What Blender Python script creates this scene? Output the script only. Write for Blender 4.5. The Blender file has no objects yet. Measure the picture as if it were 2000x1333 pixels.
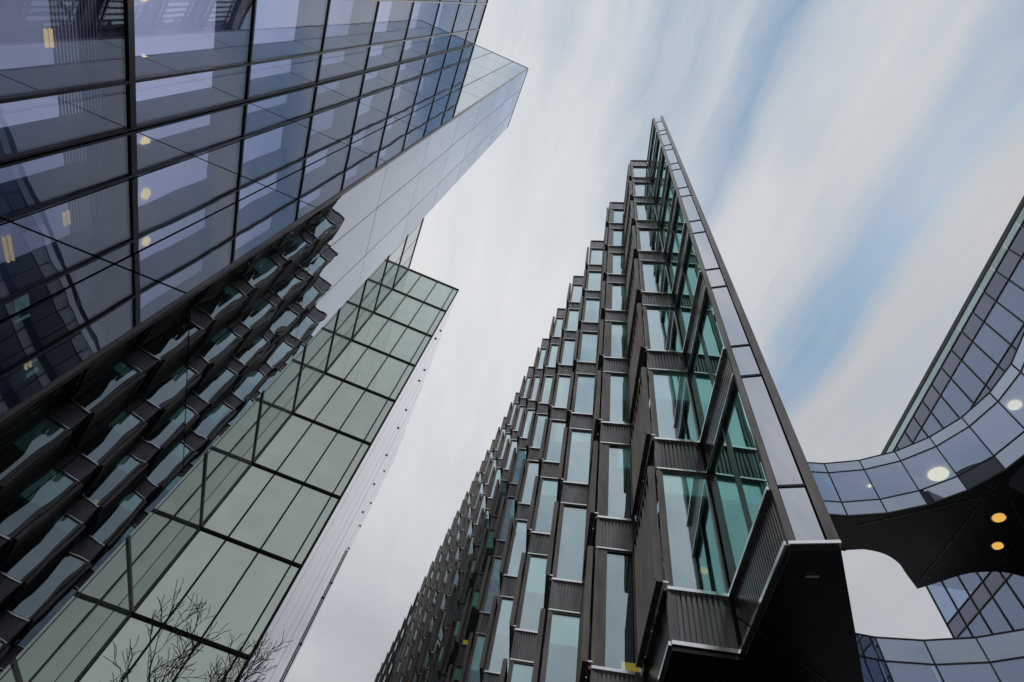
import bpy, math, random
from mathutils import Vector, Matrix
random.seed(7)
rad = math.radians
scn = bpy.context.scene
COL = scn.collection
CZ = 1.6                                   # eye height; all facade levels below are given above the eye

# ------------------------------------------------------------------ camera
cam_d = bpy.data.cameras.new('camera')
cam = bpy.data.objects.new('camera', cam_d)
COL.objects.link(cam)
cam_d.sensor_width = 36.0
cam_d.lens = 1064.0 / 2000.0 * 36.0
cam_d.clip_end = 3000.0
cam_d.clip_start = 0.05
RX = Vector((0.92219715, -0.35031135, 0.16381201))      # image right, in the world
DN = Vector((0.38288692, 0.76760149, -0.51398985))      # image down
FW = Vector((0.05431414, 0.53672144, 0.84200954))       # view direction
M = Matrix.Identity(4)
for i in range(3):
    M[i][0], M[i][1], M[i][2] = RX[i], -DN[i], -FW[i]
M[2][3] = CZ
cam.matrix_world = M
scn.camera = cam

# ------------------------------------------------------------------ render look
scn.view_settings.view_transform = 'Standard'
scn.view_settings.look = 'None'
scn.view_settings.exposure = 0.0
scn.view_settings.gamma = 1.0
scn.view_settings.use_curve_mapping = False
scn.render.engine = 'CYCLES'
scn.cycles.max_bounces = 10
scn.cycles.glossy_bounces = 7
scn.cycles.transparent_max_bounces = 10
scn.cycles.diffuse_bounces = 3
scn.cycles.caustics_reflective = False
scn.cycles.caustics_refractive = False
scn.cycles.use_denoising = True

# ------------------------------------------------------------------ sky: thin streaked overcast
SUN_EL, SUN_AZ = rad(56), rad(88)         # azimuth measured from +Y towards +X
world = bpy.data.worlds.new('World')
scn.world = world
world.use_nodes = True
nt = world.node_tree
for n in list(nt.nodes):
    nt.nodes.remove(n)
class G:
    """tiny node helper"""
    def __init__(self, nt): self.nt = nt
    def n(self, typ, **kw):
        nd = self.nt.nodes.new(typ)
        for k, v in kw.items(): setattr(nd, k, v)
        return nd
    def l(self, a, b): self.nt.links.new(a, b)
    def m(self, op, a, b=None, c=None, clamp=False):
        nd = self.nt.nodes.new('ShaderNodeMath'); nd.operation = op; nd.use_clamp = clamp
        for i, v in enumerate((a, b, c)):
            if v is None: continue
            if isinstance(v, (int, float)): nd.inputs[i].default_value = v
            else: self.l(v, nd.inputs[i])
        return nd.outputs[0]
    def mix(self, fac, a, b, blend='MIX'):
        nd = self.nt.nodes.new('ShaderNodeMix'); nd.data_type = 'RGBA'; nd.blend_type = blend
        for i, v in ((0, fac), (6, a), (7, b)):
            if isinstance(v, (int, float)): nd.inputs[i].default_value = v
            elif isinstance(v, (tuple, list)): nd.inputs[i].default_value = (*v[:3], 1)
            else: self.l(v, nd.inputs[i])
        return nd.outputs[2]
    def ramp(self, fac, stops):
        nd = self.nt.nodes.new('ShaderNodeValToRGB')
        cr = nd.color_ramp
        while len(cr.elements) < len(stops): cr.elements.new(0.5)
        for e, (p, v) in zip(cr.elements, stops):
            e.position = p; e.color = (v, v, v, 1) if isinstance(v, (int, float)) else (*v, 1)
        self.l(fac, nd.inputs[0])
        return nd.outputs[0]
    def noise(self, vec, scale, detail=3, rough=0.5, out=0):
        nd = self.nt.nodes.new('ShaderNodeTexNoise')
        nd.inputs['Scale'].default_value = scale; nd.inputs['Detail'].default_value = detail
        nd.inputs['Roughness'].default_value = rough
        if vec is not None: self.l(vec, nd.inputs['Vector'])
        return nd.outputs[out]
    def vec(self, x, y, z=0.0):
        nd = self.nt.nodes.new('ShaderNodeCombineXYZ')
        for i, v in enumerate((x, y, z)):
            if isinstance(v, (int, float)): nd.inputs[i].default_value = v
            else: self.l(v, nd.inputs[i])
        return nd.outputs[0]
g = G(nt)
out = g.n('ShaderNodeOutputWorld'); bg = g.n('ShaderNodeBackground')
g.l(bg.outputs[0], out.inputs[0])
sky = g.n('ShaderNodeTexSky'); sky.sky_type = 'NISHITA'; sky.sun_disc = False
sky.sun_elevation = SUN_EL; sky.sun_rotation = SUN_AZ; sky.air_density = 1.3; sky.dust_density = 1.5
bg.inputs['Strength'].default_value = 0.1
tc = g.n('ShaderNodeTexCoord'); sx = g.n('ShaderNodeSeparateXYZ'); g.l(tc.outputs['Generated'], sx.inputs[0])
zz = g.m('MAXIMUM', sx.outputs[2], 0.14)
u = g.m('DIVIDE', sx.outputs[0], zz); v = g.m('DIVIDE', sx.outputs[1], zz)
A = g.m('SUBTRACT', u, g.m('MULTIPLY', v, 0.11))              # clouds are drawn out along lines of constant A
n_w = g.noise(g.vec(u, v, 3.1), 2.6, 3)
A2 = g.m('ADD', A, g.m('MULTIPLY', g.m('SUBTRACT', n_w, 0.5), 0.10))
n_s = g.noise(g.vec(g.m('MULTIPLY', A2, 9.0), g.m('MULTIPLY', v, 2.6), 1.7), 1.0, 4, 0.5)
n_f = g.noise(g.vec(g.m('MULTIPLY', A2, 19.0), g.m('MULTIPLY', v, 3.0), 4.0), 1.0, 6, 0.6)
n_l = g.noise(g.vec(u, v, 7.3), 1.1, 2, 0.5)
gap = g.ramp(g.m('ADD', g.m('MULTIPLY', A2, 0.8), 0.2), [(0.0, 0.14), (0.12, 0.14), (0.21, 0.30), (0.27, 0.55), (0.32, 0.62), (0.355, 0.40), (0.405, 0.95), (0.455, 0.15), (0.50, 0.0), (0.58, 0.1), (0.635, 0.85), (0.685, 0.85), (0.725, 0.05), (1.0, 0.2)])
blue = g.m('ADD', gap, g.m('MULTIPLY', g.m('SUBTRACT', n_s, 0.5), 1.3))
blue = g.m('ADD', blue, g.m('MULTIPLY', g.m('SUBTRACT', n_f, 0.5), 0.9))
blue = g.m('SUBTRACT', blue, g.m('MULTIPLY', g.m('MAXIMUM', g.m('SUBTRACT', v, 0.38), 0), 1.4))
near_a = g.m('LESS_THAN', A2, 0.43)                            # the narrow gaps close up towards the far sky
blue = g.m('SUBTRACT', blue, g.m('MULTIPLY', near_a, g.m('MULTIPLY', g.m('MAXIMUM', g.m('SUBTRACT', v, 0.08), 0), 1.9)))
blue = g.m('MULTIPLY', g.m('MAXIMUM', blue, 0.0), 0.95, clamp=True)
cl = g.ramp(n_l, [(0.30, (6.0, 6.3, 6.9)), (0.50, (7.1, 7.35, 7.7)), (0.66, (8.2, 8.35, 8.5))])
cl = g.mix(0.5, cl, g.ramp(n_f, [(0.3, (5.9, 6.2, 6.7)), (0.7, (7.2, 7.3, 7.35))]))
cl = g.mix(1.0, cl, g.ramp(g.m('MULTIPLY', u, 1.0), [(0.1, 1.0), (0.35, 0.93), (0.7, 0.76)]), 'MULTIPLY')
clear = g.mix(0.55, (2.1, 3.6, 5.3), sky.outputs[0])
clear = g.mix(0.75, clear, (1.9, 3.4, 5.0))
bl = g.mix(blue, cl, clear)
low = g.m('MULTIPLY', g.m('SUBTRACT', 0.74, sx.outputs[2]), 2.6, clamp=True)
n_h = g.noise(g.vec(g.m('MULTIPLY', u, 1.0), v, 2.2), 1.3, 4, 0.5)
bl = g.mix(low, bl, g.ramp(n_h, [(0.3, (3.7, 3.95, 4.4)), (0.7, (5.3, 5.5, 5.8))]))
g.l(bl, bg.inputs['Color'])

sun_d = bpy.data.lights.new('sun', 'SUN'); sun_d.energy = 0.9; sun_d.angle = rad(12); sun_d.color = (1.0, 0.95, 0.88)
sun = bpy.data.objects.new('sun', sun_d); COL.objects.link(sun)
sd = Vector((math.sin(SUN_AZ) * math.cos(SUN_EL), math.cos(SUN_AZ) * math.cos(SUN_EL), math.sin(SUN_EL)))
sun.rotation_euler = (-sd).to_track_quat('-Z', 'Y').to_euler()
sun.location = sd * 80

# ------------------------------------------------------------------ materials
def new_mat(name):
    m = bpy.data.materials.new(name); m.use_nodes = True
    for n in list(m.node_tree.nodes): m.node_tree.nodes.remove(n)
    gg = G(m.node_tree); o = gg.n('ShaderNodeOutputMaterial')
    return m, gg, o
def glass(name, tint, body, r0, r1, power=2.0, wave=0.004, through=None, rough=0.0, vary=0.1, wscale=0.7, dirt=0.05, bvary=0.25, glow=None):
    """coated facade glass: mirror by Fresnel over a body colour or over clear glass"""
    m, gg, o = new_mat(name)
    tcn = gg.n('ShaderNodeTexCoord'); oi = gg.n('ShaderNodeObjectInfo')
    lw = gg.n('ShaderNodeLayerWeight'); lw.inputs['Blend'].default_value = 0.5
    off = gg.n('ShaderNodeVectorMath'); off.operation = 'ADD'
    rnd3 = gg.vec(gg.m('MULTIPLY', oi.outputs['Random'], 37.0), gg.m('MULTIPLY', oi.outputs['Random'], 91.0), gg.m('MULTIPLY', oi.outputs['Random'], 17.0))
    gg.l(tcn.outputs['Object'], off.inputs[0]); gg.l(rnd3, off.inputs[1])
    bmp = gg.n('ShaderNodeBump'); bmp.inputs['Strength'].default_value = 1.0; bmp.inputs['Distance'].default_value = wave
    gg.l(gg.noise(off.outputs[0], wscale, 1.5, 0.4), bmp.inputs['Height'])
    gl = gg.n('ShaderNodeBsdfGlossy'); gl.inputs['Roughness'].default_value = rough
    gl.inputs['Color'].default_value = (*tint, 1)
    gg.l(bmp.outputs[0], gl.inputs['Normal'])
    fac = gg.m('POWER', lw.outputs['Facing'], power)
    fac = gg.m('ADD', gg.m('MULTIPLY', fac, r1 - r0), r0)
    fac = gg.m('MULTIPLY', fac, gg.m('ADD', 1.0 - vary / 2, gg.m('MULTIPLY', oi.outputs['Random'], vary)))
    stain = gg.noise(tcn.outputs['Object'], 2.2, 5, 0.65)
    fac = gg.m('SUBTRACT', fac, gg.m('MULTIPLY', stain, dirt), clamp=True)
    if through:
        bd = gg.n('ShaderNodeBsdfTransparent'); bd.inputs[0].default_value = (*through, 1)
    else:
        bd = gg.n('ShaderNodeBsdfDiffuse')
        hv = gg.mix(oi.outputs['Random'], tuple(c * (1 - bvary) for c in body), tuple(c * (1 + bvary) for c in body))
        gg.l(hv, bd.inputs[0])
        if glow:                                   # glow added to brighten the translucent panes, no lamp behind them
            em = gg.n('ShaderNodeEmission'); em.inputs[1].default_value = 1.0
            cloudy = gg.noise(off.outputs[0], 1.1, 3, 0.5)
            gg.l(gg.mix(gg.ramp(cloudy, [(0.3, 0.0), (0.7, 1.0)]), tuple(c * 0.92 for c in glow), tuple(c * 1.06 for c in glow)), em.inputs[0])
            ad = gg.n('ShaderNodeAddShader'); gg.l(bd.outputs[0], ad.inputs[0]); gg.l(em.outputs[0], ad.inputs[1]); bd = ad
    mx = gg.n('ShaderNodeMixShader')
    gg.l(fac, mx.inputs[0]); gg.l(bd.outputs[0], mx.inputs[1]); gg.l(gl.outputs[0], mx.inputs[2]); gg.l(mx.outputs[0], o.inputs[0])
    return m
def paint(name, col, rough=0.5, metal=0.0, vary=0.25, scale=3.0, stretch=(1, 1, 0.25), spec=0.5):
    m, gg, o = new_mat(name)
    p = gg.n('ShaderNodeBsdfPrincipled')
    tcn = gg.n('ShaderNodeTexCoord'); mp = gg.n('ShaderNodeMapping'); mp.inputs['Scale'].default_value = stretch
    geo = gg.n('ShaderNodeNewGeometry'); gg.l(geo.outputs['Position'], mp.inputs[0])
    nz = gg.noise(mp.outputs[0], scale, 5, 0.6)
    c = gg.mix(gg.ramp(nz, [(0.3, 0.0), (0.7, 1.0)]), tuple(x * (1 - vary) for x in col), tuple(min(1, x * (1 + vary)) for x in col))
    gg.l(c, p.inputs['Base Color'])
    p.inputs['Metallic'].default_value = metal
    p.inputs['Specular IOR Level'].default_value = spec
    gg.l(gg.m('ADD', rough - 0.08, gg.m('MULTIPLY', nz, 0.16)), p.inputs['Roughness'])
    gg.l(p.outputs[0], o.inputs[0])
    return m
def emit(name, col, s):
    m, gg, o = new_mat(name)
    e = gg.n('ShaderNodeEmission'); e.inputs[0].default_value = (*col, 1); e.inputs[1].default_value = s
    gg.l(e.outputs[0], o.inputs[0]); return m

def glow_blind(name, col, s):
    """pale blind with its own glow added to brighten it"""
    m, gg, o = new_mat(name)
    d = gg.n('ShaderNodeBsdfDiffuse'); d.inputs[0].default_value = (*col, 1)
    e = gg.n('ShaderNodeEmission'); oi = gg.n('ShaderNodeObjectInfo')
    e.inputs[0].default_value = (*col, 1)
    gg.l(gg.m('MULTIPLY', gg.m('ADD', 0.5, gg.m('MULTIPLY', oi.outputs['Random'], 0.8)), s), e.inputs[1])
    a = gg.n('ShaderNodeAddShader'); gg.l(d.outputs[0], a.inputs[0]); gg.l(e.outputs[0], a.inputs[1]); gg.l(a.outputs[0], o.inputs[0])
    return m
MT = {}
MT['mirror'] = glass('mirror_glass', (0.85, 0.90, 1.0), (0.010, 0.014, 0.02), 0.10, 1.0, 1.75, 0.007)
MT['pier'] = glass('pier_glass', (0.86, 0.88, 0.94), (0.02, 0.02, 0.03), 0.55, 0.95, 1.2, 0.003)
MT['blue'] = glass('blue_mirror_glass', (0.78, 0.83, 0.88), (0.015, 0.02, 0.035), 0.50, 0.97, 1.0, 0.004)
MT['clear'] = glass('clear_facade_glass', (0.80, 0.82, 0.88), None, 0.12, 0.72, 2.0, 0.003, through=(0.84, 0.87, 0.96))
MT['frost'] = glass('frosted_glass', (0.80, 0.88, 0.85), (0.62, 0.68, 0.65), 0.05, 0.55, 2.2, 0.004, rough=0.015, vary=0.1, bvary=0.06, glow=(0.205, 0.242, 0.228))
MT['parapet_glass'] = glass('pale_parapet_glass', (0.8, 0.92, 0.92), (0.45, 0.6, 0.6), 0.1, 0.8, 2.0)
MT['bay'] = glass('bay_glass', (0.80, 0.88, 0.92), None, 0.46, 0.95, 1.2, 0.008, through=(0.58, 0.80, 0.76), vary=0.22)
MT['roller'] = glow_blind('pale_roller_blind', (0.50, 0.66, 0.64), 0.48)  # glow added so these blinds show through the mirror glass
MT['court'] = glass('court_glass', (0.86, 0.90, 0.90), (0.20, 0.22, 0.24), 0.25, 0.95, 1.6, 0.004)
MT['green'] = glass('green_bay_glass', (0.42, 0.72, 0.67), (0.03, 0.12, 0.10), 0.52, 0.97, 1.0, 0.004)
MT['drum'] = glass('drum_glass', (0.52, 0.55, 0.70), (0.03, 0.035, 0.05), 0.16, 0.75, 1.6, 0.004)
MT['facade_clear'] = glass('facade_clear_glass', (0.54, 0.60, 0.76), None, 0.20, 0.75, 1.5, 0.004, through=(0.55, 0.66, 0.78))
MT['drum_clear'] = glass('drum_clear_glass', (0.62, 0.69, 0.84), None, 0.34, 0.9, 1.4, 0.004, through=(0.55, 0.66, 0.80))
MT['ceiling'] = paint('pale_ceiling', (0.75, 0.78, 0.76), 0.7, 0, 0.05)
MT['drum_light'] = glass('drum_band_glass', (0.62, 0.70, 0.84), (0.05, 0.07, 0.10), 0.45, 0.9, 1.2, 0.004)
MT['dark_frame'] = paint('dark_frame_metal', (0.018, 0.018, 0.020), 0.4, 0.3)
MT['bronze'] = paint('bronze_metal', (0.165, 0.148, 0.134), 0.28, 0.85, 0.35)
MT['spandrel'] = paint('spandrel_metal', (0.19, 0.182, 0.18), 0.28, 0.85, 0.35)
MT['alu'] = paint('bright_aluminium', (0.88, 0.86, 0.83), 0.16, 1.0, 0.08)
MT['screen'] = paint('screen_metal', (0.20, 0.178, 0.152), 0.36, 0.7, 0.35)
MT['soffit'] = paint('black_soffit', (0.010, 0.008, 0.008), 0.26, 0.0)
MT['clad'] = glass('pale_cladding', (0.95, 0.95, 0.97), (0.72, 0.73, 0.75), 0.10, 1.0, 2.0, 0.002, rough=0.08, vary=0.06, wscale=0.35, dirt=0.02, bvary=0.05)
MT['blind'] = glow_blind('glowing_pale_blind', (0.68, 0.70, 0.92), 0.45)  # glow added to lift the wing's dark blinds, no light source behind
MT['reveal'] = paint('blue_grey_reveal', (0.085, 0.11, 0.19), 0.6, 0.0, 0.1)
MT['slat'] = paint('blind_slat', (0.5, 0.53, 0.56), 0.5, 0.1, 0.1)
MT['concrete'] = paint('concrete', (0.22, 0.22, 0.22), 0.8)
MT['bark'] = paint('bark', (0.035, 0.028, 0.024), 0.85, 0, 0.4, 12)
MT['lamp'] = emit('warm_lamp', (1.0, 0.72, 0.30), 1.7)
MT['lamp_dim'] = emit('warm_lamp_dim', (1.0, 0.55, 0.12), 0.8)
MT['amber'] = emit('amber_office_light', (1.0, 0.42, 0.07), 1.3)
MT['dim_teal'] = emit('dim_teal_ceiling', (0.22, 0.42, 0.36), 0.45)
MT['teal'] = emit('teal_office_light', (0.16, 0.60, 0.50), 2.0)
MT['lamp_bright'] = emit('bright_lamp', (1.0, 0.66, 0.28), 4.2)
MT['tube'] = emit('tube_lamp', (1.0, 0.74, 0.36), 0.8)

# ------------------------------------------------------------------ geometry helpers
_cache = {}
WM = {}                                    # world matrices of placed parts
def box_data(boxes):
    vs, fs = [], []
    for (x0, x1, y0, y1, z0, z1) in boxes:
        b = len(vs)
        vs += [(x0, y0, z0), (x1, y0, z0), (x1, y1, z0), (x0, y1, z0), (x0, y0, z1), (x1, y0, z1), (x1, y1, z1), (x0, y1, z1)]
        fs += [(b, b + 3, b + 2, b + 1), (b + 4, b + 5, b + 6, b + 7), (b, b + 1, b + 5, b + 4), (b + 1, b + 2, b + 6, b + 5), (b + 2, b + 3, b + 7, b + 6), (b + 3, b, b + 4, b + 7)]
    return vs, fs
def mesh(name, vs, fs, mat, smooth=False):
    me = bpy.data.meshes.new(name); me.from_pydata(vs, [], fs); me.materials.append(mat)
    if smooth:
        for p in me.polygons: p.use_smooth = True
    me.update(); return me
def link(name, me, parent=None, mw=None):
    o = bpy.data.objects.new(name, me); COL.objects.link(o)
    if parent is not None: o.parent = parent
    if mw is not None:
        o.matrix_local = (Matrix.Translation(-parent.location) @ mw) if parent is not None else mw
        WM[o.name] = mw.copy()
    return o
def thing(name, label, cat, loc=(0, 0, 0), group=None):
    o = bpy.data.objects.new(name, None); COL.objects.link(o); o.location = loc
    o.empty_display_size = 0.5
    o['label'] = label; o['category'] = cat
    if group: o['group'] = group
    return o
class Frame:
    """a vertical wall plane: u along it to the right as seen from outside, n outwards, v up (above the eye)"""
    def __init__(self, a, b):
        a = Vector((a[0], a[1], 0)); b = Vector((b[0], b[1], 0))
        self.len = (b - a).length
        U = (b - a).normalized(); N = Vector((U.y, -U.x, 0))
        self.a, self.U, self.N = a, U, N
        self.rot = Matrix(((U.x, -N.x, 0, 0), (U.y, -N.y, 0, 0), (0, 0, 1, 0), (0, 0, 0, 1)))   # local x=u, y=-n, z=v
    def mw(self, u, n, v):
        p = self.a + self.U * u + self.N * n
        return Matrix.Translation((p.x, p.y, v + CZ)) @ self.rot
def slab(name, F, u0, u1, v0, v1, n0, n1, mat, parent, tilt=None):
    """one box piece on a wall; alike pieces share their mesh"""
    d = (round(u1 - u0, 3), round(n1 - n0, 3), round(v1 - v0, 3))
    key = (d, mat.name)
    if key not in _cache:
        vs, fs = box_data([(-d[0] / 2, d[0] / 2, -d[1] / 2, d[1] / 2, -d[2] / 2, d[2] / 2)])
        _cache[key] = mesh(name, vs, fs, mat)
    mw = F.mw((u0 + u1) / 2, (n0 + n1) / 2, (v0 + v1) / 2)
    if tilt: mw = mw @ Matrix.Rotation(tilt[0], 4, 'X') @ Matrix.Rotation(tilt[1], 4, 'Z')
    return link(name, _cache[key], parent, mw)
def piece(name, key, boxes, F, u, n, v, mat, parent):
    """a piece of several boxes (local u, n, v), its mesh shared under a key"""
    if key not in _cache:
        vs, fs = box_data([(a0, a1, -n1, -n0, v0, v1) for (a0, a1, n0, n1, v0, v1) in boxes])
        _cache[key] = mesh(name, vs, fs, mat)
    return link(name, _cache[key], parent, F.mw(u, n, v))
def sub(o_parent, name, me, mw_world):
    """a sub-part: child of a part"""
    o = bpy.data.objects.new(name, me); COL.objects.link(o); o.parent = o_parent
    o.matrix_local = WM[o_parent.name].inverted() @ mw_world
    return o
def ring_boxes(w, h, t, n0, n1):
    return [(0, t, n0, n1, 0, h), (w - t, w, n0, n1, 0, h), (t, w - t, n0, n1, 0, t), (t, w - t, n0, n1, h - t, h)]
def jit(s): return (random.uniform(-s, s), random.uniform(-s, s))
def prism(name, pts, z0, z1, mat, parent):
    """vertical prism over a plan polygon"""
    n = len(pts); ox, oy = pts[0]
    vs = [(x - ox, y - oy, 0) for x, y in pts] + [(x - ox, y - oy, z1 - z0) for x, y in pts]
    fs = [tuple(reversed(range(n))), tuple(range(n, 2 * n))] + [(i, (i + 1) % n, n + (i + 1) % n, n + i) for i in range(n)]
    return link(name, mesh(name, vs, fs, mat), parent, Matrix.Translation((ox, oy, z0 + CZ)))
def disc_mesh(key, r, th, mat, seg=20):
    if key not in _cache:
        vs = [(r * math.cos(2 * math.pi * i / seg), r * math.sin(2 * math.pi * i / seg), z) for z in (0, -th) for i in range(seg)]
        fs = [tuple(range(seg)), tuple(reversed(range(seg, 2 * seg)))] + [(i, seg + i, seg + (i + 1) % seg, (i + 1) % seg) for i in range(seg)]
        _cache[key] = mesh('lamp', vs, fs, mat)
    return _cache[key]

# ------------------------------------------------------------------ ground
def ground():
    m, gg, o = new_mat('stone_paving')
    p = gg.n('ShaderNodeBsdfPrincipled'); geo = gg.n('ShaderNodeNewGeometry')
    br = gg.n('ShaderNodeTexBrick'); br.inputs['Scale'].default_value = 1.6
    br.inputs['Color1'].default_value = (0.16, 0.16, 0.165, 1); br.inputs['Color2'].default_value = (0.21, 0.21, 0.21, 1); br.inputs['Mortar'].default_value = (0.08, 0.08, 0.08, 1)
    br.inputs['Mortar Size'].default_value = 0.008
    gg.l(geo.outputs['Position'], br.inputs[0])
    c = gg.mix(0.4, br.outputs[0], gg.ramp(gg.noise(geo.outputs['Position'], 0.6, 6), [(0.3, (0.1, 0.1, 0.1)), (0.7, (0.26, 0.26, 0.26))]))
    gg.l(c, p.inputs['Base Color']); p.inputs['Roughness'].default_value = 0.75
    gg.l(p.outputs[0], o.inputs[0])
    me = mesh('ground', [(-900, -900, 0), (900, -900, 0), (900, 900, 0), (-900, 900, 0)], [(0, 1, 2, 3)], m)
    gr = link('ground', me); gr['kind'] = 'structure'; gr['label'] = 'grey stone paving between the buildings'
ground()

# ------------------------------------------------------------------ left: mirror glass office building
X0, Y0, YB = -4.33, 5.62, 10.02                    # face towards the alley, its near corner, its far end
X3 = -8.56                                         # recessed wing
TOP = 43.7
FL = 4.235
LV = [6.535 + FL * k for k in range(-2, 10)]       # floor joints
LV = [z for z in LV if 0 < z < TOP - 1.2]
def left_building():
    B = thing('glass_office_building', 'tall blue mirror glass office building whose flat faces reflect the bays opposite', 'building', (-12.0, 5.62, 0))
    lv = [-CZ] + LV + [TOP]
    # --- corner block, end face (towards the viewer) and alley face
    def curtain(F, us, levels, mat, joint=0.012, gap=0.012, nm='pane', tj=0.0):
        for i in range(len(us) - 1):
            for j in range(len(levels) - 1):
                slab(nm, F, us[i] + gap, us[i + 1] - gap, levels[j] + gap, levels[j + 1] - gap, -0.03, 0.0, mat, B, tilt=jit(tj))
    Fa = Frame((X3, Y0), (X0, Y0))
    curtain(Fa, [0.0, 1.41, 3.03, Fa.len - 0.05], lv, MT['blue'], gap=0.02, tj=0.0006)
    Fb = Frame((X0, Y0), (X0, YB))
    curtain(Fb, [0.06, 1.44, 3.08, Fb.len], lv, MT['mirror'], gap=0.013, tj=0.0008)
    # dark backing right behind the panes shows in the open joints
    prism('core', [(X3 - 9, Y0 + 0.06), (X0 - 0.06, Y0 + 0.06), (X0 - 0.06, YB - 0.02), (X3 - 9, YB - 0.02)], -CZ, TOP - 0.05, MT['dark_frame'], B)
    # corner post and copings
    prism('corner_post', [(X0 - 0.055, Y0 - 0.012), (X0 + 0.012, Y0 - 0.012), (X0 + 0.012, Y0 + 0.055), (X0 - 0.055, Y0 + 0.055)], -CZ, TOP + 0.02, MT['bronze'], B)
    slab('coping', Fb, 0.06, Fb.len, TOP + 0.0, TOP + 0.06, -0.3, 0.02, MT['dark_frame'], B)
    slab('coping', Fa, 0.0, Fa.len - 0.06, TOP + 0.0, TOP + 0.06, -0.3, 0.02, MT['dark_frame'], B)
    # --- the recessed wall goes on behind the corner block as far as the frosted block
    YF = 25.06
    Fc = Frame((X3, YB + 0.02), (X3, YF))
    lows = [43.9 - 4.22 * k for k in range(0, 12) if 43.9 - 4.22 * k > -CZ][::-1]
    nc = 9
    for j in range(len(lows) - 1):
        for i in range(nc):
            a, b = Fc.len * i / nc, Fc.len * (i + 1) / nc
            slab('court_pane', Fc, a + 0.02, b - 0.02, lows[j] + 0.04, lows[j + 1] - 0.04, -0.05, -0.01, MT['court'], B, tilt=jit(0.0008))
        slab('transom', Fc, 0.0, Fc.len - 0.03, lows[j + 1] - 0.06, lows[j + 1] + 0.04, -0.06, 0.05, MT['dark_frame'], B)
    for i in range(1, nc):
        slab('mullion', Fc, Fc.len * i / nc - 0.02, Fc.len * i / nc + 0.02, -CZ, 43.8, -0.05, 0.0, MT['dark_frame'], B)
    prism('core', [(X3 - 9, YB), (X3 - 0.08, YB), (X3 - 0.08, YF + 0.2), (X3 - 9, YF + 0.2)], -CZ, 43.6, MT['reveal'], B)
    # --- recessed wing with visible storeys
    ys = [Y0 - 0.02, 4.60, 2.95, 1.28] + [1.28 - 1.66 * k for k in range(1, 3)]
    Fw = Frame((X3, ys[-1]), (X3, Y0))
    us = [y - ys[-1] for y in ys][::-1]
    DP = 0.88
    for j in range(len(lv) - 1):
        z0, z1 = lv[j], lv[j + 1]
        slab('floor_slab', Fw, 0, Fw.len - 0.02, z1 - 0.20, z1 + 0.06, -DP - 0.9, -0.10, MT['reveal'], B)
        thick = 0.16 if abs(z1 - LV[2]) < 0.1 else 0.065
        slab('transom', Fw, 0, Fw.len - 0.035, z1 - thick / 2, z1 + thick / 2, -0.06, 0.035, MT['dark_frame'], B)
        for i in range(len(us) - 1):
            pn = slab('window_pane', Fw, us[i] + 0.03, us[i + 1] - 0.03, z0 + 0.04, z1 - 0.04, -0.04, -0.01, MT['clear'], B, tilt=jit(0.0006))
            if j >= 3 or (j == 2 and us[i] + ys[-1] > 2.9):
                slab('blind', Fw, us[i] + 0.05, us[i + 1] - 0.05, z0 + 0.07, z1 - 0.21, -DP - 0.04, -DP, MT['blind'], B)
            else:
                slab('blind', Fw, us[i] + 0.05, us[i + 1] - 0.05, z0 + 0.11, z1 - 0.31, -DP - 0.5, -DP - 0.46, MT['reveal'], B)
            if j == 2:                                   # venetian blinds hang in the storey under the thick band
                w = us[i + 1] - us[i] - 0.3
                piece('venetian_blind', ('ven', round(w, 2)), [(0, w, 0, 0.03, 0.075 * k, 0.075 * k + 0.03) for k in range(14)], Fw, us[i] + 0.15, -0.44, z1 - 1.27, MT['slat'], B)
    for i, uu in enumerate(us):
        slab('mullion', Fw, uu - 0.03, uu + 0.03, -CZ, TOP, -0.06, 0.04, MT['dark_frame'], B) if i < len(us) - 1 else slab('mullion', Fw, uu - 0.05, uu, -CZ, TOP, -0.06, 0.04, MT['dark_frame'], B)
        slab('partition', Fw, uu - 0.04, min(uu + 0.04, Fw.len), -CZ, TOP - 0.4, -DP - 0.05, -0.065, MT['reveal'], B)
    slab('coping', Fw, 0, Fw.len - 0.02, TOP + 0.0, TOP + 0.06, -0.6, 0.05, MT['alu'], B)
    prism('core', [(X3 - 9, ys[-1]), (X3 - 1.9, ys[-1]), (X3 - 1.9, Y0), (X3 - 9, Y0)], -CZ, TOP - 0.1, MT['reveal'], B)
    # strip lamps and pale ceiling strips in the darker storey below
    for (y, z, h) in ((3.86, 9.28, 0.3), (3.69, 7.97, 0.55), (0.81, 7.97, 0.4), (-1.1, 8.9, 0.4)):
        for q in (0.0, 0.10):
            slab('strip_lamp', Fw, y - ys[-1] - h / 2, y - ys[-1] + h / 2, z + q, z + q + 0.045, -0.38, -0.34, MT['tube'], B)
    for y in (2.1, 0.45, -1.2):
        slab('ceiling_strip', Fw, y - ys[-1] - 0.7, y - ys[-1] + 0.7, 8.7, 9.0, -DP - 0.3, -DP - 0.26, MT['dim_teal'], B)
        slab('ceiling_strip', Fw, y - ys[-1] - 0.7, y - ys[-1] + 0.5, 7.3, 7.5, -DP - 0.3, -DP - 0.26, MT['dim_teal'], B)
    # round wall lamps in the storey over the thick band
    lm = disc_mesh('lampL', 0.13, 0.05, MT['lamp'])
    for y in (4.67, 3.30, 1.86, 0.42, -1.0):
        p = Matrix.Translation((X3 - DP + 0.06, y, 12.25 + CZ)) @ Matrix.Rotation(rad(90), 4, 'Y')
        link('lamp', lm, B, p)
    return B
left_building()

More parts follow.
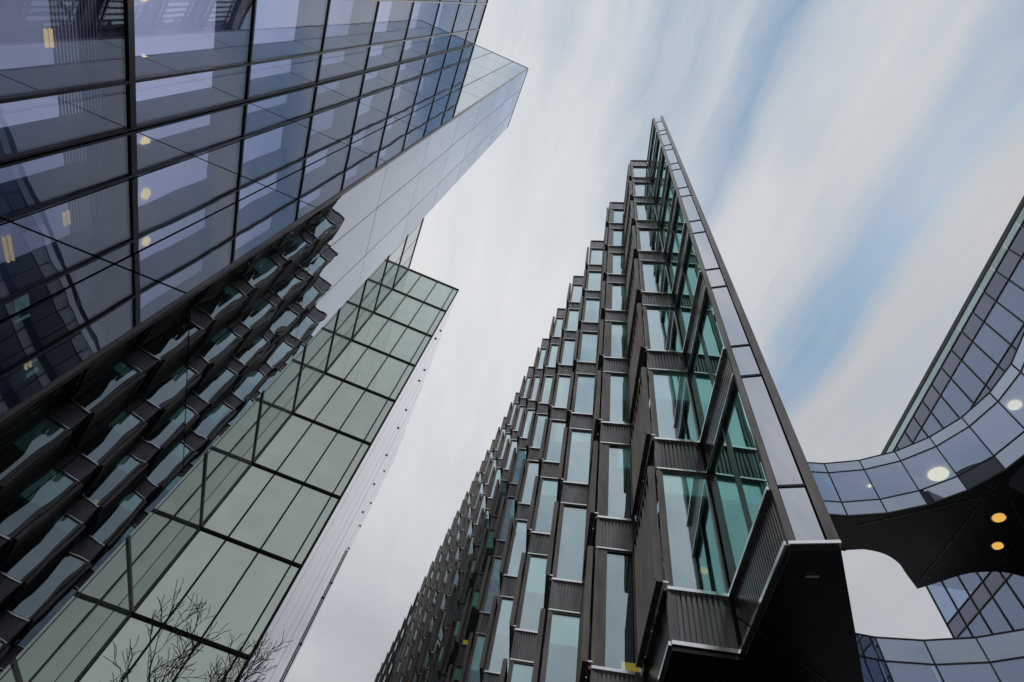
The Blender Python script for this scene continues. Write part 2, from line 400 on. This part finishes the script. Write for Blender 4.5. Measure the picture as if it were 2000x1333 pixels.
# ------------------------------------------------------------------ left: frosted block in front of it
def frosted_block():
    B = thing('frosted_glass_block', 'block of pale green frosted panes in a dark grid with a pale metal flank', 'building', (-6.0, 26.5, 0))
    YF, XE = 25.06, -3.60
    xs = [X3 + 0.0, -7.26, -5.69, -4.10, XE]
    F = Frame((X3, YF), (XE, YF))
    us = [x - X3 for x in xs]
    top = 43.9
    zs = [top - 4.22 * k for k in range(0, 12) if top - 4.22 * k > -CZ] + [-CZ]
    zs = zs[::-1]
    for j in range(len(zs) - 1):
        for i in range(4):
            slab('frosted_pane', F, us[i] + 0.03 if i else 0.0, us[i + 1] - 0.03, zs[j] + 0.05, zs[j + 1] - 0.05, -0.10, -0.07, MT['frost'], B, tilt=jit(0.001))
        slab('transom', F, 0.06, F.len, zs[j + 1] - 0.08, zs[j + 1] + 0.03, -0.16, 0.06, MT['dark_frame'], B)
        slab('floor_or_shade_strip', F, 0.06, F.len - 0.1, zs[j + 1] - 0.13, zs[j + 1] - 0.08, -0.12, -0.02, MT['dark_frame'], B)  # dark strip standing in for the soft shade under each transom
    slab('mullion', F, 0.0, 0.06, -CZ, top - 0.085, -0.15, 0.03, MT['dark_frame'], B)
    for i in range(1, 5):
        slab('mullion', F, us[i] - (0.035 if i < 4 else 0.09), us[i] + (0.035 if i < 4 else 0.0), -CZ, top - 0.085, -0.09, 0.03, MT['dark_frame'], B)
    prism('core', [(X3 + 0.02, YF + 0.66), (XE - 0.1, YF + 0.66), (-3.95, 49.2), (X3 + 0.02, 49.2)], -CZ, top - 0.1, MT['reveal'], B)
    # pale flank of upright cladding sheets
    Fs = Frame((XE, YF + 0.06), (-3.86, 49.4))
    n = 14
    for i in range(n):
        a, b = Fs.len * i / n, Fs.len * (i + 1) / n
        slab('cladding_panel', Fs, a + 0.012, b - 0.012, -CZ, top, -0.08, 0.0 + 0.006 * (i % 2), MT['clad'], B, tilt=(0, random.uniform(-0.003, 0.003)))
    slab('edge_strip', Fs, -0.09, 0.0, -CZ, top + 0.04, -0.10, 0.024, MT['dark_frame'], B)
    slab('rail', Fs, Fs.len * 0.86, Fs.len * 0.863, -CZ, 29.2, 0.02, 0.12, MT['dark_frame'], B)
    for (u, z) in [(10.9, 13.2), (10.9, 15.0), (8.6, 15.4), (10.9, 16.3), (7.2, 15.9), (10.6, 17.5), (6.1, 16.7), (9.0, 18.3), (5.0, 17.4), (4.4, 18.0), (1.2, 19.4), (1.4, 20.4), (3.2, 19.6), (3.4, 19.0), (10.0, 12.0), (10.9, 10.5)]:
        slab('stud', Fs, 2 * u - 0.06, 2 * u + 0.06, 2 * z - 0.07, 2 * z + 0.07, 0.006, 0.10, MT['dark_frame'], B)
frosted_block()

# ------------------------------------------------------------------ right: building of saw-tooth bays
FH = 3.96
SILL = [6.32 + FH * k for k in range(8)]
WH = 2.95
RTOP = 38.4
LT = lambda k: (4.72, 7.56 + 3.12 * k)            # outer corner of bay k
RT = lambda k: (5.72, 7.15 + 3.12 * k)            # inner corner of bay k
NB, NEAR = 27, 18
def bay_building():
    B = thing('sawtooth_bay_building', 'dark bronze office building of saw-tooth glazed bays ending in a sharp prow', 'building', (9.0, 12.0, 0))
    far = {}
    def far_box(mat, F, u0, u1, v0, v1, n0, n1):
        vs, fs = far.setdefault(mat.name, ([], []))
        b = len(vs); mt = Matrix.Translation(-Vector(B.location)) @ F.mw(0, 0, 0)
        bx, bf = box_data([(u0, u1, -n1, -n0, v0, v1)])
        vs += [tuple(mt @ Vector(p)) for p in bx]; fs += [tuple(i + b for i in f) for f in bf]
    BOT = SILL[0] - 1.02
    for k in range(NB):
        P = Frame(LT(k), RT(k))
        H = Frame(RT(k), LT(k - 1) if k > 0 else (4.80, 4.66))
        near = k < NEAR
        for f, z in enumerate(SILL):
            for W, side in ((P, 'front'), (H, 'side')):
                u0, u1 = (0.06, W.len - 0.035) if side == 'front' else (0.05, W.len - 0.06)
                if side == 'front' and k == 1: u0 = 0.26
                if near:
                    w = slab(side + '_window', W, u0, u1, z + 0.06, z + WH - 0.06, -0.10, -0.07, MT['green'] if (k == 0 and side == 'side') else MT['bay'], B, tilt=jit(0.0015))
                    key = ('wf', side, round(u1 - u0, 2), u0)
                    if key not in _cache:
                        bs = ring_boxes(W.len - 0.02, WH, 0.04, -0.12, -0.015)
                        bs[0] = (0, u0 + 0.01, -0.12, -0.015, 0, WH)
                        vs, fs = box_data([(a, b, -n1, -n0, c, d) for a, b, n0, n1, c, d in bs])
                        _cache[key] = mesh('window_frame', vs, fs, MT['bronze'])
                    sub(w, 'window_frame', _cache[key], W.mw(0.01, 0, z))
                    if side == 'front' and k < 12 and random.random() < 0.8:
                        hh = random.choice((0.5, 0.8, 1.1, 1.4)); off = random.choice((0.0, 0.0, 0.3))
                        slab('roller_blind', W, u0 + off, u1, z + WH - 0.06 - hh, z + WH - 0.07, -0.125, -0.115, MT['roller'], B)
                    if side == 'side' and 1 < k < 14 and random.random() < 0.3:
                        ul = random.uniform(0.5, 2.0)
                        slab('lamp', W, ul, ul + 0.14, z + 2.2, z + 2.26, -0.125, -0.115, MT['lamp'], B)
                    # ribbed metal under each window
                    nr = int((W.len - 0.1) / 0.09)
                    bs = [(0.0, W.len - 0.02, -0.14, -0.085, 0, FH - WH - 0.10)] + [(0.05 + 0.09 * r, 0.05 + 0.09 * r + 0.056, -0.09, -0.020, 0, FH - WH - 0.10) for r in range(nr)]
                    piece(side + '_spandrel', ('sp', side, round(W.len, 2)), bs, W, 0.01, 0, z - (FH - WH) + 0.05, MT['spandrel'], B)
                    slab(side + '_sill', W, 0.0, W.len - 0.0, z - 0.06, z, -0.12, 0.06, MT['alu'] if side == 'front' or k == 0 else MT['bronze'], B)
                    slab(side + '_head', W, 0.0, W.len - 0.0, z + WH, z + WH + 0.035, -0.12, 0.03, MT['alu'] if side == 'front' or k == 0 else MT['bronze'], B)
                    if k == 0 and side == 'side':           # the prow's wide windows are divided once
                        slab('mullion', W, W.len * 0.52 - 0.012, W.len * 0.52 + 0.012, z + 0.06, z + WH - 0.06, -0.08, -0.02, MT['bronze'], B)
                else:
                    far_box(MT['bay'], W, u0, u1, z + 0.06, z + WH - 0.06, -0.10, -0.07)
                    far_box(MT['spandrel'], W, 0, W.len, z - 1.0, z - 0.05, -0.1, -0.04)
                    far_box(MT['alu'], W, 0, W.len, z - 0.05, z, -0.12, 0.05)
                    far_box(MT['alu'], W, 0, W.len, z + WH, z + WH + 0.035, -0.12, 0.03)
                    far_box(MT['bronze'], W, 0, u0, z, z + WH, -0.1, 0.0)
            if k > 0:
                # louvre screen hung in front of the long side of the bay
                u0, u1 = 0.16, H.len + 0.10
                n0 = 0.08
                ns = 8
                st = (u1 - u0 - 0.1) / ns
                if near:
                    scr = piece('louvre_screen', ('scr', k == 0), [(0, u1 - u0, 0.0, 0.12, 0, 0.05), (0, u1 - u0, 0.0, 0.12, WH - 0.12, WH - 0.07), (u1 - u0 - 0.03, u1 - u0, 0.0, 0.14, 0.05, WH - 0.12), (0, 0.03, 0.0, 0.12, 0.05, WH - 0.12)], H, u0, n0, z + 0.03, MT['screen'], B)
                    if k <= 3:
                        for r in range(ns):
                            key = ('slat', round(WH, 2))
                            if key not in _cache:
                                vs, fs = box_data([(-0.030, 0.030, -0.011, 0.011, 0.0, WH - 0.17)])
                                _cache[key] = mesh('slat', vs, fs, MT['screen'])
                            sub(scr, 'slat', _cache[key], H.mw(u0 + 0.1 + st * (r + 0.5), n0 + 0.08, z + 0.08) @ Matrix.Rotation(rad(78), 4, 'Z'))
                    else:
                        key = ('slats', round(H.len, 2))
                        if key not in _cache:
                            _cache[key] = mesh('slats', *box_data([(st * r + 0.2, st * r + 0.225, -0.115, -0.055, 0.05, WH - 0.12) for r in range(ns)]), MT['screen'])
                        sub(scr, 'slats', _cache[key], H.mw(u0, n0, z + 0.03))
                    if k <= 4:
                        for ub in (0.5, 1.4, 2.3, H.len + 0.05):
                            slab('bracket', H, ub, ub + 0.02, z + 0.05, z + 0.08, -0.02, n0 + 0.02, MT['alu'], B)
                else:
                    far_box(MT['screen'], H, u0, u1, z + 0.03, z + WH - 0.05, n0 + 0.07, n0 + 0.12)
        for W, side in ((P, 'front'), (H, 'side')):
            if near:
                slab('parapet', W, 0, W.len, SILL[-1] + WH + 0.04, RTOP, -0.12, -0.02, MT['spandrel'], B)
                slab('parapet_coping', W, 0, W.len, RTOP, RTOP + 0.08, -0.3, 0.04, MT['bronze'], B)
                slab('base_trim', W, 0, W.len, BOT - 0.02, BOT + 0.045, -0.12, 0.05, MT['alu'] if k < 2 else MT['bronze'], B)
            else:
                far_box(MT['spandrel'], W, 0, W.len, SILL[-1] + WH + 0.04, RTOP, -0.12, -0.02)
        # corner post at the outer tip
        x, y = LT(k)
        if near:
            prism('corner_post', [(x - 0.01, y - 0.012), (x + 0.05, y - 0.036), (x + 0.08, y + 0.06), (x + 0.012, y + 0.07)], BOT, RTOP - 0.02, MT['bronze'], B)
    # solid behind the bays, so that nothing shows through
    pts = [(4.98, 4.72)]
    for k in range(NB):
        pts += [(RT(k)[0] + 0.02, RT(k)[1] - 0.10 + 0.16), (LT(k)[0] + 0.22, LT(k)[1] + 0.09)]
    # straight core well behind the glass
    prism('core', [(5.86, 5.45), (5.95, 7.28), (5.9, 7.28 + 3.12 * NB), (7.2, 7.28 + 3.12 * NB), (7.2, 6.7)], BOT + 0.05, RTOP - 0.1, MT['dark_frame'], B)
    prism('rear_wing', [(7.21, 6.9), (7.21, 7.28 + 3.12 * NB), (22, 7.28 + 3.12 * NB), (22, 22.0)], BOT + 0.05, 24.0, MT['dark_frame'], B)
    for k in range(1, NB):
        a, b, c = RT(k), LT(k - 1), RT(k - 1)
        prism('bay_floor', [(b[0] + 0.25, b[1] + 0.14), (c[0] + 0.17, c[1] + 0.14), (a[0] + 0.17, a[1] - 0.06), (a[0] + 0.10, a[1] - 0.14)], BOT + 0.02, RTOP - 0.1, MT['dark_frame'], B)
    # underside and recessed ground floor
    under = [(4.83, 4.66), (5.30, 4.33), (22.0, 22.2), (22.0, 91.0), (5.0, 91.0)]
    for k in range(NB - 1, -1, -1):
        under += [RT(k), (LT(k - 1) if k > 0 else (4.83, 4.70))]
    under = under[:-1]
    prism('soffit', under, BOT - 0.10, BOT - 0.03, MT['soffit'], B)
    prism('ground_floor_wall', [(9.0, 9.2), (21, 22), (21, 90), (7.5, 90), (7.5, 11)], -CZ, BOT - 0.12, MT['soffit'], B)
    for q in range(7):
        Fj = Frame((4.9 + 0.2 * q, 6.2 + 1.6 * q), (7.4 + 1.4 * q, 7.0 + 1.5 * q))
        slab('soffit_joint', Fj, 0, Fj.len, BOT - 0.115, BOT - 0.102, -0.012, 0.012, MT['bronze'], B)
    # prow: narrow glazed pier at the sharp end
    FB = Frame((4.79, 4.645), (5.30, 4.30))
    L = FB.len
    for f in range(8):
        z = SILL[f]
        slab('pier_pane', FB, 0.11, L - 0.16, z + 0.02, z + WH - 0.12, -0.05, -0.02, MT['pier'], B, tilt=jit(0.001))
        slab('pier_pane', FB, 0.11, L - 0.16, z - 1.05, z - 0.02, -0.05, -0.02, MT['pier'], B, tilt=jit(0.001))
        slab('pier_transom', FB, 0.09, L - 0.14, z - 0.02, z + 0.02, -0.06, 0.0, MT['dark_frame'], B)
        slab('pier_transom', FB, 0.09, L - 0.14, z + WH - 0.12, z + WH - 0.08, -0.06, 0.0, MT['dark_frame'], B)
    slab('pier_pane', FB, 0.11, L - 0.16, SILL[7] + WH - 0.08, RTOP - 0.05, -0.05, -0.02, MT['pier'], B)
    slab('pier_frame', FB, 0.0, 0.09, BOT, RTOP + 0.05, -0.12, 0.02, MT['bronze'], B)
    slab('pier_frame', FB, L - 0.14, L, BOT, RTOP + 0.05, -0.12, 0.03, MT['bronze'], B)
    slab('pier_base', FB, 0.0, L, BOT - 0.05, BOT - 0.002, -0.1, 0.05, MT['alu'], B)
    prism('pier_core', [(4.93, 4.72), (5.30, 4.45), (5.86, 5.30), (5.62, 6.6)], BOT, RTOP, MT['dark_frame'], B)
    Fx = Frame((5.235, 4.969), (5.374, 4.876))
    slab('soffit_light', Fx, 0.0, Fx.len, BOT - 0.13, BOT - 0.105, -0.02, 0.02, MT['alu'], B)
    # right flank, going away from the viewer
    FR = Frame((5.36, 4.36), (22.0, 22.2))
    slab('flank_wall', FR, 0.0, 2.6, BOT, RTOP, -0.3, -0.1, MT['bronze'], B)
    slab('flank_wall', FR, 2.6, FR.len, BOT, 24.1, -0.3, -0.1, MT['bronze'], B)
    for nm, (vs, fs) in far.items():
        o = link('far_bays', mesh('far_bays', vs, fs, bpy.data.materials[nm]), B, Matrix.Translation(Vector(B.location)))
        o['kind'] = 'stuff'
    # warm light low in the first two bays
    P1 = Frame(LT(1), RT(1))
    slab('lamp', P1, 0.62, P1.len - 0.07, SILL[0] + 0.08, SILL[0] + 0.26, -0.125, -0.115, MT['amber'], B)
    for (k, f, a, b, h0, h1) in ((5, 5, 0.2, 1.3, 0.3, 2.6), (6, 5, 0.9, 2.6, 0.4, 2.7), (6, 4, 1.2, 2.0, 0.4, 1.4), (8, 4, 0.6, 1.6, 0.6, 2.0)):
        Hk = Frame(RT(k), LT(k - 1))
        slab('lit_ceiling', Hk, a, b, SILL[f] + h0, SILL[f] + h1, -0.125, -0.115, MT['teal'], B)
    for (k, f) in ((6, 2),):
        Pk = Frame(LT(k), RT(k))
        slab('lamp', Pk, 0.1, 0.35, SILL[f] + 0.1, SILL[f] + 0.3, -0.125, -0.115, MT['amber'], B)
    P0 = Frame(LT(0), RT(0))
    link('lamp', disc_mesh('p0lamp', 0.075, 0.01, MT['amber']), B, P0.mw(0.72, -0.118, SILL[0] + 0.55) @ Matrix.Rotation(rad(90), 4, 'X'))
    return B
bay_building()

# ------------------------------------------------------------------ right edge: drum building
DC, DR = (17.19, 9.42), 7.89
def dpt(a, r=DR): return (DC[0] + r * math.cos(rad(a)), DC[1] + r * math.sin(rad(a)))
ZB, ZT, ZL = 22.2, 26.1, 15.55
def drum_building():
    B = thing('curved_drum_building', 'blue glass building with a concave curved band of panes over a black soffit', 'building', (30.0, 14.0, 0))
    # upper concave band: 12 facets
    angs = [72 - 13.2 * i for i in range(9)]
    rows = [(ZB, ZB + 0.95), (ZB + 0.95, ZT - 0.75), (ZT - 0.75, ZT)]
    def band(rows, angs, nm):
        for i in range(len(angs) - 1):
            F = Frame(dpt(angs[i]), dpt(angs[i + 1]))
            for (a, b) in rows:
                slab(nm, F, 0.03, F.len - 0.03, a + 0.03, b - 0.03, -0.05, -0.02, MT['drum_clear'] if b - a > 1.5 else MT['drum_light'], B, tilt=jit(0.002))
                slab('transom', F, 0.0, F.len, b - 0.025, b + 0.025, -0.08, 0.01, MT['dark_frame'], B)
            slab('mullion', F, -0.025, 0.025, rows[0][0], rows[-1][1] - 0.03, -0.08, 0.015, MT['dark_frame'], B)
            slab('lower_edge', F, 0.0, F.len, rows[0][0] - 0.05, rows[0][0] + 0.03, -0.12, 0.02, MT['dark_frame'], B)
            if nm == 'band_pane':
                slab('ceiling', F, -0.6, F.len + 0.6, rows[-1][0] + 0.05, rows[-1][1] - 0.05, -3.0, -0.1, MT['ceiling'], B)
                slab('floor_or_shade_strip', F, 0.0, F.len, rows[0][0] + 0.31, rows[0][1] - 0.05, -0.9, -0.1, MT['reveal'], B)
                slab('backing', F, -0.7, F.len + 0.7, rows[0][0] + 0.31, rows[-1][1] - 0.06, -3.1, -3.0, MT['reveal'], B)
            else:
                slab('backing', F, 0.0, F.len, rows[0][0] + 0.05, rows[-1][1] - 0.05, -0.5, -0.4, MT['reveal'], B)
    band(rows, angs, 'band_pane')
    band([(ZL - 3.2, ZL - 1.0), (ZL - 1.0, ZL)], [80 - 13.2 * i for i in range(8)], 'lower_band_pane')
    # round lamps behind the band: bright discs on the glass line
    # soffit under the band, with the open court beyond its edge
    arc = [dpt(a, DR + 0.1) for a in angs if a > -8]
    inner = [(31.2, 15.5), (30.3, 15.65), (29.5, 16.1), (28.8, 16.8), (28.3, 17.9), (27.8, 19.0), (26.5, 18.3), (25.6, 17.8), (24.6, 17.6), (23.6, 17.8), (22.6, 18.3)]
    def smooth(pts, m=5):
        o = []
        for i in range(len(pts) - 1):
            p0, p1, p2, p3 = pts[max(i - 1, 0)], pts[i], pts[i + 1], pts[min(i + 2, len(pts) - 1)]
            for q in range(m):
                t = q / m
                o.append(tuple(0.5 * (2 * p1[c] + (p2[c] - p0[c]) * t + (2 * p0[c] - 5 * p1[c] + 4 * p2[c] - p3[c]) * t * t + (3 * p1[c] - p0[c] - 3 * p2[c] + p3[c]) * t ** 3) for c in (0, 1)))
        return o + [pts[-1]]
    inner = smooth(inner[:6])[:-1] + smooth(inner[5:])
    for (a, b) in (((25.3, 10.9), (27.4, 18.3)), ((22.0, 16.6), (25.8, 11.6)), ((28.0, 11.6), (29.6, 15.6)), ((26.6, 11.6), (31.5, 14.6))):
        Fz = Frame(a, b)
        slab('soffit_joint', Fz, 0, Fz.len, ZB - 0.05, ZB - 0.022, -0.03, 0.03, MT['bronze'], B)
    poly = arc + [dpt(-5, DR + 0.12), (25.6, 10.6), (26.0, 11.1), (36, 11.5), (36, 15.5)] + inner + [(18.6, 19.0)]
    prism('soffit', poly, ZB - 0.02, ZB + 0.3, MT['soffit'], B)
    # straight tall facade behind
    A, Bq = Vector((27.81, 0.15)), Vector((34.49, 20.95))
    d = (Bq - A).normalized()
    far_p, near_p = A + d * 24.48, A - d * 38.25
    F = Frame(far_p, near_p)
    n = int(F.len / 1.53)
    lv = [RTOP - 1.0, 36.04]
    while lv[-1] > 12:
        lv += [lv[-1] - 2.95, lv[-1] - 3.96]
    for i in range(n):
        slab('parapet_pane', F, i * 1.53 * 1 + 0.02, (i + 1) * 1.53 - 0.02, RTOP - 0.95, RTOP - 0.38, -0.02, 0.01, MT['parapet_glass'], B, tilt=jit(0.002)) if i < 30 else None
    slab('parapet_rail', F, 0, F.len, RTOP - 0.37, RTOP, -0.06, 0.06, MT['dark_frame'], B)
    kk = 0
    for j in range(len(lv) - 1):
        for i in range(n):
            if i > 29 or j > 9: continue
            slab('facade_pane', F, i * 1.53 + 0.03, (i + 1) * 1.53 - 0.03, lv[j + 1] + 0.03, lv[j] - 0.03, -0.08, -0.05, MT['drum'] if j % 2 == 0 else MT['facade_clear'], B, tilt=jit(0.002))
        slab('transom', F, 0, F.len, lv[j] - 0.03, lv[j] + 0.03, -0.1, 0.0, MT['dark_frame'], B)
    for i in range(n + 1):
        slab('mullion', F, i * 1.53 - 0.03, i * 1.53 + 0.03, lv[-1], RTOP - 1.0, -0.1, 0.01, MT['dark_frame'], B)
    slab('backing', F, 0, F.len, -CZ, RTOP - 1.0, -3.6, -3.4, MT['reveal'], B)
    for j in range(1, len(lv) - 1, 2):
        slab('ceiling', F, 0, F.len, lv[j] + 0.05, lv[j - 1] - 0.05, -3.4, -0.14, MT['ceiling'], B)
    # ceiling lamps behind the band
    for (x, y, r) in ((26.08, 13.5, 0.5), (23.73, 15.93, 0.09), (25.81, 8.25, 0.3)):
        link('ceiling_lamp', disc_mesh('cl%s' % r, r, 0.06, MT['lamp_bright']), B, Matrix.Translation((x, y, ZT - 0.75 + CZ)))
    # lamps under the soffit
    for (x, y, r, mt) in ((27.03, 12.74, 0.28, 'lamp_dim'), (28.44, 14.3, 0.24, 'lamp_dim')):
        link('lamp_rim', disc_mesh('rim' + str(r), r * 1.3, 0.03, MT['alu']), B, Matrix.Translation((x, y, ZB - 0.021 + CZ)))
        link('soffit_lamp', disc_mesh('sl' + mt + str(r), r, 0.05, MT[mt]), B, Matrix.Translation((x, y, ZB - 0.045 + CZ)))
drum_building()

# ------------------------------------------------------------------ bare tree
def tree():
    T = thing('bare_tree', 'small leafless tree with dark twigs in front of the frosted panes', 'tree', (-1.65, 8.7, 0))
    vs, fs = [], []
    def tube(p, q, r0, r1, seg):
        d = (q - p).normalized(); a = d.orthogonal().normalized(); b = d.cross(a); base = len(vs)
        for c, r in ((p, r0), (q, r1)):
            for i in range(seg):
                t = 2 * math.pi * i / seg
                vs.append(tuple(c + a * (r * math.cos(t)) + b * (r * math.sin(t))))
        for i in range(seg):
            fs.append((base + i, base + (i + 1) % seg, base + seg + (i + 1) % seg, base + seg + i))
    rnd = random.Random(5)
    def grow(p, d, r, L, depth):
        seg = 6 if depth < 2 else 4 if depth < 4 else 3
        n = 4
        for i in range(n):
            d = (d + Vector((rnd.uniform(-.34, .34), rnd.uniform(-.34, .34), rnd.uniform(-.14, .2)))).normalized()
            q = p + d * (L / n); r2 = max(r * 0.9, 0.0045)
            tube(p, q, r, r2, seg); p, r = q, r2
            if depth < 5 and i in (1, 2) and rnd.random() < 0.85:
                ax = Vector((rnd.uniform(-1, 1), rnd.uniform(-1, 1), rnd.uniform(-.2, .6))).normalized()
                grow(p, (d * 0.7 + ax * 0.8).normalized(), r * 0.62, L * rnd.uniform(0.5, 0.75), depth + 1)
        if depth < 5:
            for sgn in (-1, 1):
                ax = Vector((rnd.uniform(.2, 1) * sgn, rnd.uniform(-1, 1), rnd.uniform(-.1, .4)))
                grow(p, (d + ax * 0.55).normalized(), r * 0.72, L * rnd.uniform(0.55, 0.8), depth + 1)
    p = Vector((0, 0, 0)); r = 0.075
    for i in range(4):
        q = p + Vector((rnd.uniform(-.05, .05), rnd.uniform(-.05, .05), 0.93)); tube(p, q, r, r * 0.9, 10); p, r = q, r * 0.9
    link('trunk', mesh('trunk', vs, fs, MT['bark'], True), T, Matrix.Translation(T.location))
    vs.clear(); fs.clear()
    for k in range(4):
        a = 2 * math.pi * k / 4 + 0.5
        grow(p - Vector((0, 0, 0.3 * (k % 2))), Vector((math.cos(a) * 0.38, math.sin(a) * 0.38, 0.9)).normalized(), r * 0.54, 0.72, 1)
    link('crown', mesh('crown', list(vs), list(fs), MT['bark'], True), T, Matrix.Translation(T.location))
tree()
